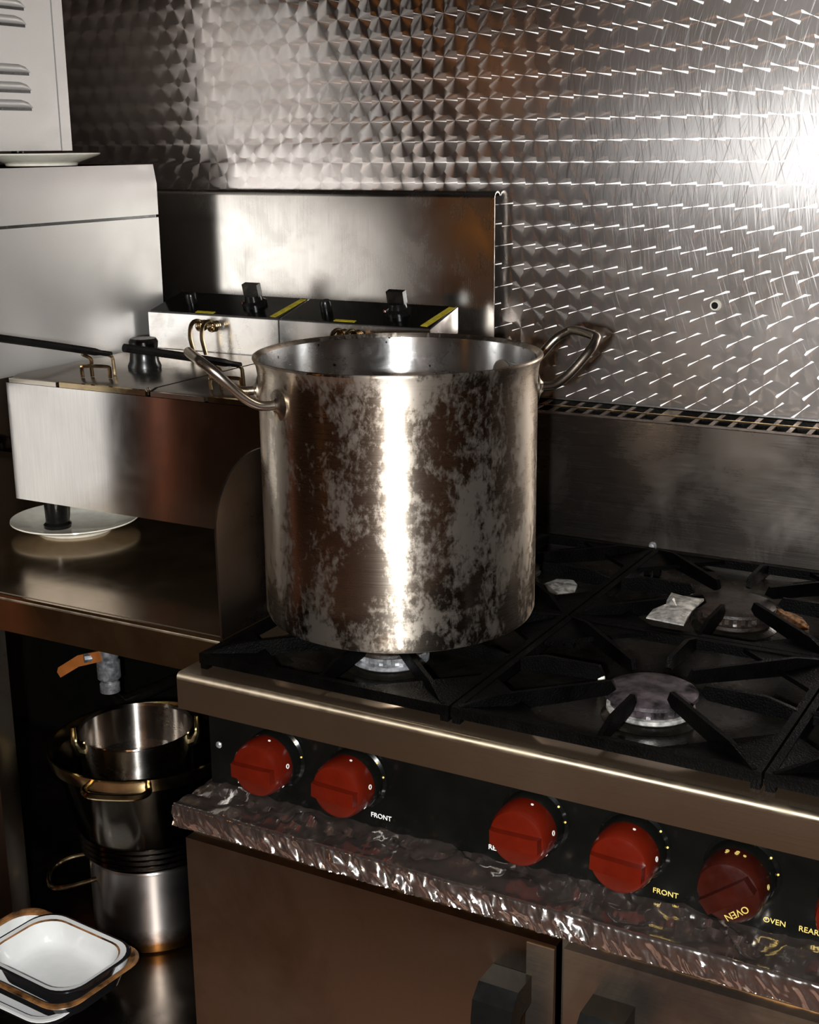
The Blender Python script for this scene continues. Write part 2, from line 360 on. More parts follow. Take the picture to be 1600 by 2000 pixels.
# ------------------------------------------------------------------ work counter
ct = thing('work_counter', 'long steel work counter under the fryer, left of the cooker', 'counter', (-1.9, 1.7, 0))
bm = box(-2.9, -1.034, 1.329, 2.028, 0.847, 0.903); bevel(bm, 0.005, 3)
obj('worktop', bm, M['steel_top'], ct)
obj('edge_highlight', tube([(-2.899, 1.3352, 0.8968), (-1.035, 1.3352, 0.8968)], 0.0065, 20), M['edge'], ct)  # proud strip added to broaden the highlight on the counter edge
obj('undershelf', bevel(box(-2.9, -1.04, 1.12, 2.02, 0.255, 0.28), 0.004), M['steel_shelf'], ct)
obj('dark_backing', box(-2.9, -1.04, 2.03, 2.04, 0.10, 0.846), M['panel'], ct)  # black sheet added to stand for the darkness under the counter
for x in (-1.545, -2.85):
    for y in (1.40, 1.97):
        obj('leg', bevel(box(x - 0.02, x + 0.02, y - 0.02, y + 0.02, 0.0, 0.847), 0.004), M['steel_v'], ct)

# ------------------------------------------------------------------ splash guard between counter and cooker
g = [(1.326, 0.904), (1.324, 1.045)] + [(1.324 + 0.095 * (1 - math.cos(a)), 1.045 + 0.095 * math.sin(a)) for a in [math.radians(k) for k in range(10, 91, 10)]] + [(1.90, 1.14), (1.90, 0.904)]
o = obj('splash_guard', bevel(prism(g, 'x', -1.031, -1.028), 0.0013, 2), M['steel_v'])
tag(o, 'thin upright steel splash guard with rounded corner beside the stockpot', 'guard')
o.data.materials[0] = M['steel_riser']

# ------------------------------------------------------------------ the cooker
SX0, SX1 = -1.015, 0.041
st = thing('gas_cooker', 'six burner steel gas cooker with red knobs under the big stockpot', 'cooker', (-0.49, 1.6, 0))
obj('carcass', box(SX0 + 0.014, SX1 - 0.014, 1.266, 1.98, 0.10, 0.852), M['panel'], st)
obj('side_panel', box(SX0 + 0.010, SX0 + 0.0135, 1.262, 1.984, 0.10, 0.8655), M['panel'], st)
obj('side_panel', box(SX1 - 0.0135, SX1 - 0.010, 1.262, 1.984, 0.10, 0.8655), M['panel'], st)
# hob flange: front lip with rolled edge, and rims on the other sides
fl = prism([(1.214, 0.853), (1.214, 0.8935), (1.2143, 0.8955), (1.2151, 0.8972), (1.2164, 0.8985), (1.2180, 0.8995), (1.2200, 0.9000), (1.262, 0.900), (1.262, 0.876), (1.2585, 0.876), (1.2585, 0.8965), (1.2175, 0.8965), (1.2175, 0.853)], 'x', SX0, SX1)
obj('front_lip', bevel(fl, 0.0006, 1), M['steel_stove'], st)
obj('lip_highlight', tube([(SX0 + 0.0005, 1.2202, 0.8938), (SX1 - 0.0005, 1.2202, 0.8938)], 0.0065, 20), M['edge'], st)  # strip added over the rolled edge to carry its highlight line
obj('hob_rim', box(SX0, SX0 + 0.012, 1.262, 1.98, 0.872, 0.900), M['steel_stove'], st)
obj('hob_rim', box(SX1 - 0.012, SX1, 1.262, 1.98, 0.872, 0.900), M['steel_stove'], st)
obj('spill_tray', box(SX0 + 0.012, SX1 - 0.012, 1.262, 1.98, 0.866, 0.878), M['tray'], st)
obj('control_panel', bevel(box(SX0 + 0.012, SX1 - 0.006, 1.2580, 1.2650, 0.700, 0.853), 0.001, 1), M['panel'], st)
obj('front_rail', box(SX0 + 0.01, SX1, 1.20, 1.262, 0.712, 0.730), M['steel_stove'], st)
obj('door_head', box(SX0 + 0.006, SX1 - 0.006, 1.223, 1.266, 0.10, 0.705), M['steel_door2'], st)
# riser and slotted vent
rz = prism([(1.985, 0.868), (1.985, 1.1035), (1.986, 1.1045), (1.9985, 1.1055), (1.9985, 1.103), (1.988, 1.102), (1.988, 0.868)], 'x', SX0 + 0.0, SX1)
obj('riser', rz, M['steel_riser'], st)
obj('vent_back_bar', box(SX0, SX1, 2.072, 2.086, 1.1085, 1.111), M['panel'], st)
obj('vent_mid_bar', box(SX0, SX1, 2.0325, 2.0365, 1.1065, 1.1085), M['brass'], st)
obj('vent_box', box(SX0 + 0.002, SX1 - 0.002, 1.99, 2.071, 1.02, 1.096), M['tray'], st)
obj('vent_back_plate', box(SX0 + 0.002, SX1 - 0.002, 2.0735, 2.084, 1.02, 1.108), M['tray'], st)
vb = None
for k in range(36):
    x = SX0 + 0.004 + k * 0.0297; wd = 0.0075 if k % 12 != 11 else 0.026
    if k % 12 == 0 and k: continue
    vbm = new_bm(); add_prism(vbm, [(1.997, 1.1035), (1.997, 1.1056), (2.074, 1.1098), (2.074, 1.1078)], 'x', x, x + wd)
    obj('vent_bar', vbm, M['steel_riser'], st)
sc = obj('riser_screw', lathe([(0, 0.006), (0.004, 0.005), (0.006, 0.002), (0.0065, 0), (0, 0)], (-0.672, 1.985, 0.905), (0, -1, 0), 14), M['alu'], st)

# burners
def burner(x, y, mat, ringmat):
    b = obj('burner', lathe([(0.0, 0.0), (0.058, 0.0), (0.05, 0.006), (0.042, 0.008), (0.040, 0.016), (0, 0.016)], (x, y, 0.8785), n=32), M['tray'], st)
    bm = new_bm(); n = 56; prof = []
    for k, (r, z) in enumerate([(0.036, 0.893), (0.046, 0.893), (0.049, 0.896), (0.0495, 0.904), (0.036, 0.904)]):
        prof.append([bm.verts.new((x + (r - (0.004 if (i % 4 < 2 and k in (2, 3)) else 0)) * math.cos(2 * math.pi * i / n), y + (r - (0.004 if (i % 4 < 2 and k in (2, 3)) else 0)) * math.sin(2 * math.pi * i / n), z)) for i in range(n)])
    for a, c in zip(prof, prof[1:] + prof[:1]):
        for i in range(n): bm.faces.new((a[i], a[(i + 1) % n], c[(i + 1) % n], c[i]))
    obj('burner_crown', bm, mat if ringmat is M['alu'] and mat is M['burner'] else ringmat, b, ang=20)
    obj('burner_ring', lathe([(0.030, 0.8865), (0.050, 0.8865), (0.0515, 0.888), (0.0515, 0.8925), (0.047, 0.8928), (0.030, 0.8928)], (x, y, 0.0), n=40), M['foil_scrap'] if mat is M['burner'] else ringmat, b)
    obj('burner_cap', lathe([(0, 0.9045), (0.053, 0.9045), (0.055, 0.906), (0.0545, 0.910), (0.050, 0.9125), (0.03, 0.9135), (0, 0.914)], (x, y, 0.0), n=40), mat, b)
    e = obj('igniter', lathe([(0, 0.0), (0.0045, 0.0), (0.0045, 0.022), (0.0035, 0.024), (0, 0.025)], (x - 0.075, y + 0.035, 0.8785), n=12), M['china'], st)
    return b
COLS = (-0.824, -0.472, -0.120); ROWS = (1.41, 1.755)
for ix, x in enumerate(COLS):
    for iy, y in enumerate(ROWS):
        special = (ix == 1 and iy == 0)
        burner(x, y, M['burner'] if special else M['burner_dark'], M['alu'] if (special or (ix == 0 and iy == 0)) else M['burner_dark'])

# control knobs
def knob(x, z, mat, turn=0.0, dial=True):
    c = (x, 1.2580, z)
    k = obj('control_knob', lathe([(0, 0.0520), (0.027, 0.0520), (0.0315, 0.0505), (0.0338, 0.0465), (0.0352, 0.036), (0.0356, 0.022), (0.0350, 0.020), (0, 0.020)], c, (0, -1, 0), 48), mat, st)
    bm = new_bm()
    add_prism(bm, [(-0.0300, 0.050), (0.0300, 0.050), (0.0285, 0.0595), (0.020, 0.0612), (-0.020, 0.0612), (-0.0285, 0.0595)], 'y', -0.0085, 0.0085)
    bevel(bm, 0.0026, 3)
    # local: x along bar, z = outward -> world -y
    mt = Matrix.Translation(c) @ Matrix.Rotation(-turn, 4, 'Y') @ Matrix(((1, 0, 0, 0), (0, 0, -1, 0), (0, 1, 0, 0), (0, 0, 0, 1)))
    bmesh.ops.transform(bm, matrix=mt, verts=bm.verts[:])
    obj('grip', bm, mat, k)
    obj('dial', lathe([(0, 0.0), (0.040, 0.0), (0.041, 0.002), (0.0375, 0.005), (0.0365, 0.018), (0.0350, 0.020), (0, 0.020)], c, (0, -1, 0), 44), M['panel'], k)
    mk = M['white_print'] if mat is M['red'] else M['yellow_print']
    for a in (75, 10, -40):
        ar = math.radians(a); dirv = (math.cos(ar), 0, math.sin(ar))
        rc = (x + 0.0352 * math.cos(ar), 1.2580 - 0.030, z + 0.0352 * math.sin(ar))
        if a == 10: bm = lathe([(0.0018, 0.0), (0.0030, 0.0), (0.0030, 0.0005), (0.0018, 0.0005), (0.0018, 0.0)], rc, dirv, 16)
        else: bm = lathe([(0, 0.0), (0.0017, 0.0), (0.0017, 0.0005), (0, 0.0005)], rc, dirv, 12)
        obj('knob_mark', bm, mk, k)
    for a in (100, 70, 40, 12):                        # printed ticks on the dark dial behind
        ar = math.radians(a)
        obj('dial_mark', lathe([(0, 0.0), (0.0013, 0.0), (0.0013, 0.0004), (0, 0.0004)], (x + 0.0386 * math.cos(ar), 1.2580 - 0.0046, z + 0.0386 * math.sin(ar)), (0.5 * math.cos(ar), -0.8, 0.5 * math.sin(ar)), 8), M['yellow_print'], k)
    return k
KX = (-0.8976, -0.7815, -0.5495, -0.4325, -0.3155, -0.197, -0.079)
kobs = []
for i, x in enumerate(KX):
    kobs.append(knob(x, 0.7965, M['red_shaded'] if i == 4 else M['red'], math.radians(38) if i == 4 else math.radians(-2 if i % 2 else 1)))

def text(body, loc, size, mat, parent, rot=(math.pi / 2, 0, 0)):
    cu = bpy.data.curves.new('lettering', 'FONT'); cu.body = body; cu.size = size; cu.extrude = 0.0003
    cu.align_x = 'CENTER'; cu.align_y = 'CENTER'; cu.resolution_u = 3
    tmp = bpy.data.objects.new('lettering_curve', cu); me = bpy.data.meshes.new_from_object(tmp)
    bpy.data.objects.remove(tmp); me.materials.clear(); me.materials.append(mat)
    o = bpy.data.objects.new('lettering', me); C.objects.link(o); o.parent = parent
    o.location = Vector(loc) - BASE[parent]; o.rotation_euler = rot; BASE[o] = BASE[parent]
    return o
TY = 1.2574
for body, x, z, mt in (('REAR', -0.951, 0.7475, 'white_print'), ('FRONT', -0.750, 0.7495, 'white_print'), ('REAR', -0.597, 0.7475, 'white_print'),
                       ('FRONT', -0.396, 0.7475, 'yellow_print'), ('OVEN', -0.279, 0.7475, 'yellow_print'), ('REAR', -0.244, 0.7475, 'yellow_print')):
    text(body, (x, TY, z), 0.0088, M[mt], st)
text('OVEN', (-0.3155 + 0.010, 1.2580 - 0.0523, 0.7965 - 0.0185), 0.0105, M['yellow_print'], kobs[4], (math.pi / 2, math.radians(142), 0))
for i, (ch, a) in enumerate((('9', 105), ('8', 88))):
    ar = math.radians(a)
    text(ch, (-0.3155 + 0.0358 * math.cos(ar), 1.2580 - 0.030, 0.7965 + 0.0358 * math.sin(ar)), 0.010, M['yellow_print'], kobs[4], (0, 0, math.radians(-8)))
obj('panel_screw', lathe([(0, 0.003), (0.003, 0.0025), (0.0045, 0.001), (0.0045, 0), (0, 0)], (-0.989, 1.2580, 0.791), (0, -1, 0), 14), M['alu'], st)

# oven doors with handles
def door(x0, x1, mat, hx, mirror):
    d = obj('oven_door', bevel(box(x0, x1, 1.205, 1.222, 0.12, 0.681), 0.003, 2), mat, st)
    for a in ((x1 - 0.035, x1 - 0.002, 0.13, 0.676),):
        obj('door_edge', bevel(box(a[0], a[1], 1.2035, 1.206, a[2], a[3]), 0.0008, 1), M['steel_door2'], d)
    # chunky black D handle: top and bottom brackets and a front grip
    h = prism([(1.2045, 0.636), (1.168, 0.636), (1.152, 0.622), (1.148, 0.600), (1.148, 0.36), (1.160, 0.338), (1.2045, 0.336), (1.2045, 0.368), (1.172, 0.372), (1.168, 0.388), (1.168, 0.585), (1.176, 0.600), (1.2045, 0.602)], 'x', hx - 0.024, hx + 0.024)
    obj('door_handle', bevel(h, 0.004, 2), M['black'], d)
door(-1.008, -0.499, M['steel_door'], -0.551, 1)
door(-0.490, 0.036, M['steel_door2'], -0.431, -1)
for x in (SX0 + 0.05, SX1 - 0.05):
    for y in (1.30, 1.92):
        obj('cooker_leg', lathe([(0, 0), (0.025, 0), (0.025, 0.01), (0.018, 0.02), (0.018, 0.10), (0, 0.10)], (x, y, 0), n=16), M['steel_v'], st)

# ------------------------------------------------------------------ pan supports (lift-off cast iron grates)
def grate(cx, cy, label):
    hx, hy = 0.1745, 0.1705; zt = 0.920
    t = thing('pan_support', label, 'pan support', (cx, cy, 0.878), 'cast iron pan supports on the cooker')
    bm = new_bm(); w_ = 0.0045
    add_box(bm, cx - hx, cx + hx, cy - hy, cy - hy + 2 * w_, zt - 0.013, zt); add_box(bm, cx - hx, cx + hx, cy + hy - 2 * w_, cy + hy, zt - 0.013, zt)
    add_box(bm, cx - hx, cx - hx + 2 * w_, cy - hy + 2 * w_, cy + hy - 2 * w_, zt - 0.013, zt); add_box(bm, cx + hx - 2 * w_, cx + hx, cy - hy + 2 * w_, cy + hy - 2 * w_, zt - 0.013, zt)
    obj('frame', bevel(bm, 0.0018, 2), M['iron'], t)
    for sx in (-1, 1):
        for sy in (-1, 1):
            X0, Y0 = cx + sx * (hx - 0.008), cy + sy * (hy - 0.008)
            # sloping triangular corner web
            bm = new_bm()
            tri = [(X0, Y0), (X0 - sx * 0.105, Y0), (X0, Y0 - sy * 0.095)]
            top = [bm.verts.new((a, b, zt - 0.001)) for a, b in tri]; bot = [bm.verts.new((a, b, zt - 0.007)) for a, b in tri]
            ce = bm.verts.new((X0 - sx * 0.045, Y0 - sy * 0.04, zt - 0.006)); 
            for i in range(3):
                bm.faces.new((top[i], top[(i + 1) % 3], ce)); bm.faces.new((top[i], bot[i], bot[(i + 1) % 3], top[(i + 1) % 3]))
            bm.faces.new(bot)
            obj('corner_web', bm, M['iron'], t)
            # foot
            obj('foot', bevel(box(cx + sx * (hx - 0.006) - 0.005, cx + sx * (hx - 0.006) + 0.005, cy + sy * (hy - 0.006) - 0.005, cy + sy * (hy - 0.006) + 0.005, 0.8785, zt - 0.012), 0.001, 1), M['iron'], t)
    # blades pointing at the burner
    for k in range(8):
        a = math.radians(45 * k); d = Vector((math.cos(a), math.sin(a), 0)); n = Vector((-d.y, d.x, 0)) * 0.0028
        L = min(hx / max(abs(d.x), 1e-6), hy / max(abs(d.y), 1e-6)) - 0.006
        r0 = 0.046 if k % 2 else 0.058
        bm = new_bm(); c = Vector((cx, cy, 0))
        outline = [(r0, 0.918), (r0 + 0.006, 0.9295), (L * 0.8, 0.9295), (L, 0.9205), (L, 0.906), (r0 + 0.01, 0.912)]
        va = [bm.verts.new(c + d * u - n + Vector((0, 0, z))) for u, z in outline]; vb_ = [bm.verts.new(c + d * u + n + Vector((0, 0, z))) for u, z in outline]
        bm.faces.new(va); bm.faces.new(vb_[::-1])
        for i in range(6): bm.faces.new((va[i], vb_[i], vb_[(i + 1) % 6], va[(i + 1) % 6]))
        obj('finger', bevel(bm, 0.001, 1), M['iron'], t)
    return t
GL = {(0, 0): 'black cast iron pan support under the big stockpot', (0, 1): 'black cast iron pan support behind the big stockpot',
      (1, 0): 'black cast iron pan support over the front burner with a grey cap', (1, 1): 'black cast iron pan support at the back under the flat grey foil scrap',
      (2, 0): 'black cast iron pan support at the right front edge of the picture', (2, 1): 'black cast iron pan support at the right back edge of the picture'}
for ix, x in enumerate(COLS):
    for iy, y in enumerate(ROWS): grate(x, y, GL[(ix, iy)])

# ------------------------------------------------------------------ foil over the front rail
def foil():
    rnd = random.Random(11)
    bm = new_bm(); nx = 760
    def rid(p): return 1 - 2.6 * abs(noise.noise(p))
    prof = []                                            # (y, z) around the rail: back, top, front, underside
    for k in range(13): prof.append((1.270 - 0.077 * k / 12, 0.7345, 'top', k / 12))
    prof += [(1.1930 - 0.0053 * math.sin(math.radians(a)), 0.7292 + 0.0053 * math.cos(math.radians(a)), 'edge', 1) for a in (10, 24, 38, 52, 66, 80)]
    for k in range(1, 14): prof.append((1.1877, 0.7280 - 0.0222 * k / 13, 'front', k / 13))
    for k in range(1, 4): prof.append((1.1885 + 0.05 * k / 3, 0.7045, 'under', k / 3))
    rows = []
    for i in range(nx + 1):
        x = -1.0115 + 1.06 * i / nx; row = []
        for (y, z, kind, t) in prof:
            p = Vector((x, y, z))
            big = noise.noise(Vector((x * 20, y * 26, 1.7)))
            dense = min(1, max(0.15, 0.55 + 1.3 * noise.noise(Vector((x * 7, 9.2, 0.3)))))
            # creases run slantwise down the front, loosely across the top
            u = x * 0.85 + z * 0.55; v = z * 0.85 - x * 0.4
            c1 = rid(Vector((u * 70, v * 24, 2.0))); c2 = rid(Vector((u * 150 + 5, v * 60, 4.0))); c3 = noise.noise(Vector((x * 40, z * 60 + 3, y * 30)))
            if kind == 'top':
                f = math.sin(math.pi * min(1, t * 1.02)) ** 0.6 if t < 0.97 else 0.1
                q1 = rid(Vector((x * 34 + y * 40, y * 55 - x * 9, 6.0))); q2 = rid(Vector((x * 90 - y * 60, y * 80, 8.0)))
                p.z += f * (0.0125 * max(big, -0.25) + 0.0042 * q1 + 0.0008 * dense * q2 + 0.0034 * c3)
            elif kind == 'edge': q = 0.0010 * c1 * (0.4 + dense) + 0.0010 * c2 * dense + 0.0012 * c3; p.z += 0.7 * q; p.y += 0.0010 * big - 0.7 * q
            elif kind == 'front':
                e = min(1, 0.5 + 1.6 * t); c4 = rid(Vector((u * 330, v * 150, 11.0)))
                p.y -= e * dense * (0.0052 * c1 + 0.0017 * c2 + 0.0004 * c4) + 0.0012 * c3 - 0.001 * big
                if t > 0.95: p.z += 0.0016 * c1
            row.append(bm.verts.new(p))
        rows.append(row)
    for a, b in zip(rows[:-1], rows[1:]):
        for k in range(len(prof) - 1): bm.faces.new((a[k], a[k + 1], b[k + 1], b[k]))
    for end in (0, -1):                                   # folded-over ends
        r = rows[end]; c = bm.verts.new((r[0].co.x + (0.001 if end else -0.001), 1.225, 0.718))
        for k in range(len(prof) - 1): bm.faces.new((r[k], r[k + 1], c))
        bm.faces.new((r[-1], r[0], c))
    return bm
fo = obj('foil_wrap', foil(), M['foil'], ang=40)
tag(fo, 'crumpled aluminium foil wrapped along the rail below the red knobs', 'foil')

# ------------------------------------------------------------------ scraps on the hob
def scrap(name, pts, z, mat, label, cat):
    bm = new_bm(); n = len(pts)
    c = Vector((sum(p[0] for p in pts) / n, sum(p[1] for p in pts) / n, z))
    top = [bm.verts.new((p[0], p[1], z + 0.004 * random.random())) for p in pts]
    mid = [bm.verts.new(c + (Vector((p[0], p[1], z)) - c) * 0.5 + Vector((0, 0, 0.003 + 0.004 * random.random()))) for p in pts]
    bot = [bm.verts.new((p[0], p[1], z - 0.001)) for p in pts]; cc = bm.verts.new(c + Vector((0, 0, 0.003)))
    for i in range(n):
        j = (i + 1) % n
        bm.faces.new((top[i], top[j], mid[j], mid[i])); bm.faces.new((mid[i], mid[j], cc)); bm.faces.new((bot[i], bot[j], top[j], top[i]))
    bm.faces.new(bot[::-1])
    return tag(obj(name, bm, mat), label, cat)
scrap('foil_scrap', [(-0.543, 1.59), (-0.546, 1.625), (-0.534, 1.64), (-0.542, 1.669), (-0.545, 1.697), (-0.528, 1.696), (-0.505, 1.693), (-0.498, 1.692), (-0.499, 1.645), (-0.494, 1.607), (-0.491, 1.585), (-0.516, 1.587)][::-1], 0.9308, M['foil_scrap'], 'flat grey white foil scrap lying on the back pan support, near the burnt burner', 'scrap')
scrap('foil_scrap', [(-0.778, 1.80), (-0.770, 1.83), (-0.745, 1.835), (-0.728, 1.81), (-0.722, 1.785), (-0.738, 1.755), (-0.752, 1.760), (-0.765, 1.78)], 0.8795, M['foil_scrap'], 'small bright foil scrap on the tray right behind the stockpot', 'scrap')
scrap('foil_scrap', [(-0.445, 1.842), (-0.425, 1.85), (-0.395, 1.82), (-0.378, 1.79), (-0.392, 1.785), (-0.42, 1.805), (-0.44, 1.83)], 0.8795, M['crumb'], 'curled orange brown foil scrap behind the burnt back burner', 'scrap')

# ------------------------------------------------------------------ the big stockpot
PC = Vector((-0.8431, 1.474, 0.930)); PR = 0.177; PH = 0.342
sp = thing('stockpot', 'large scuffed steel stockpot with looped handles on the cooker', 'stockpot', PC)
prof = [(0, 0.0), (0.150, 0.0), (PR - 0.010, 0.0015), (PR - 0.003, 0.0055), (PR, 0.013), (PR, PH * 0.5), (PR, PH - 0.040), (PR + 0.0005, PH - 0.022), (PR + 0.0025, PH - 0.009), (PR + 0.0055, PH - 0.004),
        (PR + 0.0068, PH - 0.0015), (PR + 0.0062, PH + 0.0008), (PR + 0.004, PH + 0.0015), (PR + 0.001, PH - 0.0005), (PR - 0.0015, PH - 0.004)]
body = obj('body', lathe(prof, PC, n=96), M['pot'], sp)
obj('inside', lathe([(PR - 0.0015, PH - 0.004), (PR - 0.0028, PH - 0.02), (PR - 0.0030, PH * 0.5), (PR - 0.0030, 0.02), (PR - 0.012, 0.006), (0, 0.005)], PC, n=96), M['pot_in'], sp)
uv = Vector((PC.x, PC.y, 0)).normalized(); rv = Vector((uv.y, -uv.x, 0))
for side in (-1, 1):
    th = math.radians(18) * (1 if side < 0 else -1)
    o_ = (rv * (side * math.cos(th)) - uv * math.sin(th)).normalized()           # outward axis of the handle
    t_ = Vector((-o_.y, o_.x, 0)); z0 = 0.297
    def P(out, tan, up): return PC + o_ * out + t_ * tan + Vector((0, 0, z0 + up))
    hs = 0.055; base = math.sqrt(PR * PR - hs * hs)
    path = [P(base + 0.004, -hs, 0), P(base + 0.024, -hs, 0.001), P(base + 0.045, -hs, 0.014), P(base + 0.072, -hs + 0.001, 0.041), P(base + 0.086, -hs + 0.012, 0.053), P(base + 0.091, -hs + 0.026, 0.057),
            P(base + 0.091, hs - 0.026, 0.057), P(base + 0.086, hs - 0.012, 0.053), P(base + 0.072, hs - 0.001, 0.041), P(base + 0.045, hs, 0.014), P(base + 0.024, hs, 0.001), P(base + 0.004, hs, 0)]
    h = obj('handle', tube(smooth_path(path, 6), 0.0060, 12), M['rod'], sp)
    for s in (-1, 1):
        c = P(base, s * hs, 0); d = (c - PC); d.z = 0; d.normalize()
        obj('mount', lathe([(0, 0.008), (0.0065, 0.0075), (0.009, 0.005), (0.012, 0.0035), (0.019, 0.0015), (0.0195, -0.004), (0, -0.004)], c, d, 24), M['rod'], h)

# ------------------------------------------------------------------ the fryer
FX0, FX1, FY0, FY1 = -1.620, -1.036, 1.560, 1.910
fr = thing('deep_fryer', 'steel twin tank tabletop fryer with black sloping control panels', 'fryer', (-1.33, 1.75, 0.903))
obj('casing', bevel(box(FX0, FX1, FY0, FY1 + 0.10, 0.970, 1.163), 0.0025, 2), M['steel_fryer'], fr)
for x in (FX0 + 0.03, FX1 - 0.03):
    for y in (1.618, 1.95):
        fz = 0.910 if (x < -1.5 and y < 1.7) else 0.903
        obj('rubber_foot', lathe([(0, 0), (0.0225, 0), (0.023, 0.006), (0.019, 0.010), (0.0205, 0.97 - fz), (0, 0.97 - fz)], (x, y, fz), n=20), M['black'], fr)
XM = 0.5 * (FX0 + FX1)
for i, (a, b) in enumerate(((FX0 + 0.004, XM - 0.003), (XM + 0.003, FX1 - 0.004))):
    l = obj('lid', bevel(prism([(FY0 + 0.010, 1.1635), (FY0 + 0.010, 1.170), (FY0 + 0.022, 1.1735), (FY1 - 0.004, 1.1735), (FY1 - 0.004, 1.1635)], 'x', a, b), 0.001, 1), M['steel_lid'], fr)
    w_ = (b - a)
    obj('lid_lip', bevel(box(a + 0.002, a + w_ * 0.36, FY0 + 0.001, FY0 + 0.0095, 1.1635, 1.1705), 0.001, 1), M['rod'], l)
    obj('lid_lip', bevel(box(a + w_ * 0.385, b - 0.002, FY0 + 0.001, FY0 + 0.0095, 1.1635, 1.1715), 0.001, 1), M['brass'], l)
    if i == 0: obj('lip_bead', lathe([(0, -0.004), (0.0028, -0.0028), (0.004, 0), (0.0028, 0.0028), (0, 0.004)], (b + 0.003, FY0 + 0.002, 1.1735), n=12), M['rod'], l)
    kx = a + w_ * 0.55; ky = 1.712
    obj('lid_knob', lathe([(0, 0.0), (0.027, 0.0), (0.0275, 0.006), (0.024, 0.014), (0.0225, 0.03), (0.024, 0.046), (0.021, 0.051), (0, 0.052)], (kx, ky, 1.1737), n=28), M['black'], l)
    # control box with sloping black panel
    c0, c1 = (FX0 + 0.006, XM - 0.0015) if i == 0 else (XM + 0.0015, FX1 + 0.003)
    cb = obj('control_box', bevel(prism([(1.912, 1.1637), (1.912, 1.2375), (2.010, 1.2635), (2.010, 1.1637)], 'x', c0, c1), 0.0015, 1), M['steel_ctl'], fr)
    obj('panel_plate', prism([(1.9165, 1.2388), (1.9160, 1.2405), (2.008, 1.2648), (2.008, 1.2630)], 'x', c0 + 0.002, c1 - 0.002), M['panel'], cb)
    def onp(x, f): return Vector((x, 1.9165 + 0.09 * f, 1.2405 + 0.0241 * f))
    nr = Vector((0, -0.262, 0.965))
    dx = c0 + (c1 - c0) * 0.70
    d = obj('thermostat_dial', lathe([(0, 0.0), (0.022, 0.0), (0.022, 0.006), (0.016, 0.010), (0.015, 0.020), (0, 0.020)], onp(dx, 0.55), nr, 24), M['black'], cb)
    bm = box(dx - 0.016, dx + 0.016, -0.006, 0.006, 0.018, 0.040); bevel(bm, 0.003, 2)
    bmesh.ops.transform(bm, matrix=Matrix.Translation(Vector((0, onp(dx, 0.55).y, onp(dx, 0.55).z))) @ Matrix.Rotation(math.radians(15), 4, 'X'), verts=bm.verts[:])
    obj('dial_grip', bm, M['black'], d)
    sx_ = c0 + (c1 - c0) * 0.22
    obj('rocker_switch', lathe([(0, 0.0), (0.010, 0.0), (0.010, 0.014), (0.008, 0.018), (0, 0.018)], onp(sx_, 0.5), nr, 18), M['black'], cb)
    obj('pilot_lamp', lathe([(0, 0.0), (0.004, 0.0), (0.003, 0.003), (0, 0.004)], onp(c0 + (c1 - c0) * 0.60, 0.6), nr, 12), M['red'], cb)
    def stripe(p, q, wdt):
        bm = new_bm(); P_, Q_ = onp(*p), onp(*q); dd = (Q_ - P_); s_ = dd.cross(nr).normalized() * wdt
        vs_ = [P_ + s_, P_ - s_, Q_ - s_, Q_ + s_]
        lo = [bm.verts.new(v_ + nr * 0.0002) for v_ in vs_]; hi = [bm.verts.new(v_ + nr * 0.0009) for v_ in vs_]
        bm.faces.new(lo[::-1]); bm.faces.new(hi)
        for k in range(4): bm.faces.new((lo[k], lo[(k + 1) % 4], hi[(k + 1) % 4], hi[k]))
        obj('warning_stripe', bm, M['yellow'], cb)
    stripe((c1 - 0.016, 0.04), (c1 - 0.006, 0.95), 0.0065)
    stripe((c0 + (c1 - c0) * 0.36, 0.06), (c0 + (c1 - c0) * 0.50, 0.06), 0.0035)
    # wire lid loops hooked on the control box
    for lx in (0.46, 0.55):
        x = c0 + (c1 - c0) * lx
        path = [(x, 1.911, 1.216), (x, 1.902, 1.226), (x - 0.004, 1.888, 1.231), (x - 0.006, 1.876, 1.224), (x - 0.006, 1.872, 1.205), (x - 0.004, 1.874, 1.188), (x - 0.002, 1.876, 1.175)]
        wl = obj('wire_loop', tube(smooth_path(path, 5), 0.0038, 10), M['brass'], cb)
        bm = new_bm()
        for q in range(3):
            add_tube(bm, [(x + 0.0005 + 0.008 * math.cos(u), 1.906 - q * 0.0055 - 0.0008 * u, 1.222 + 0.008 * math.sin(u)) for u in [k * 2 * math.pi / 16 for k in range(17)]], 0.0022, 6)
        obj('coil', bm, M['brass'], wl)

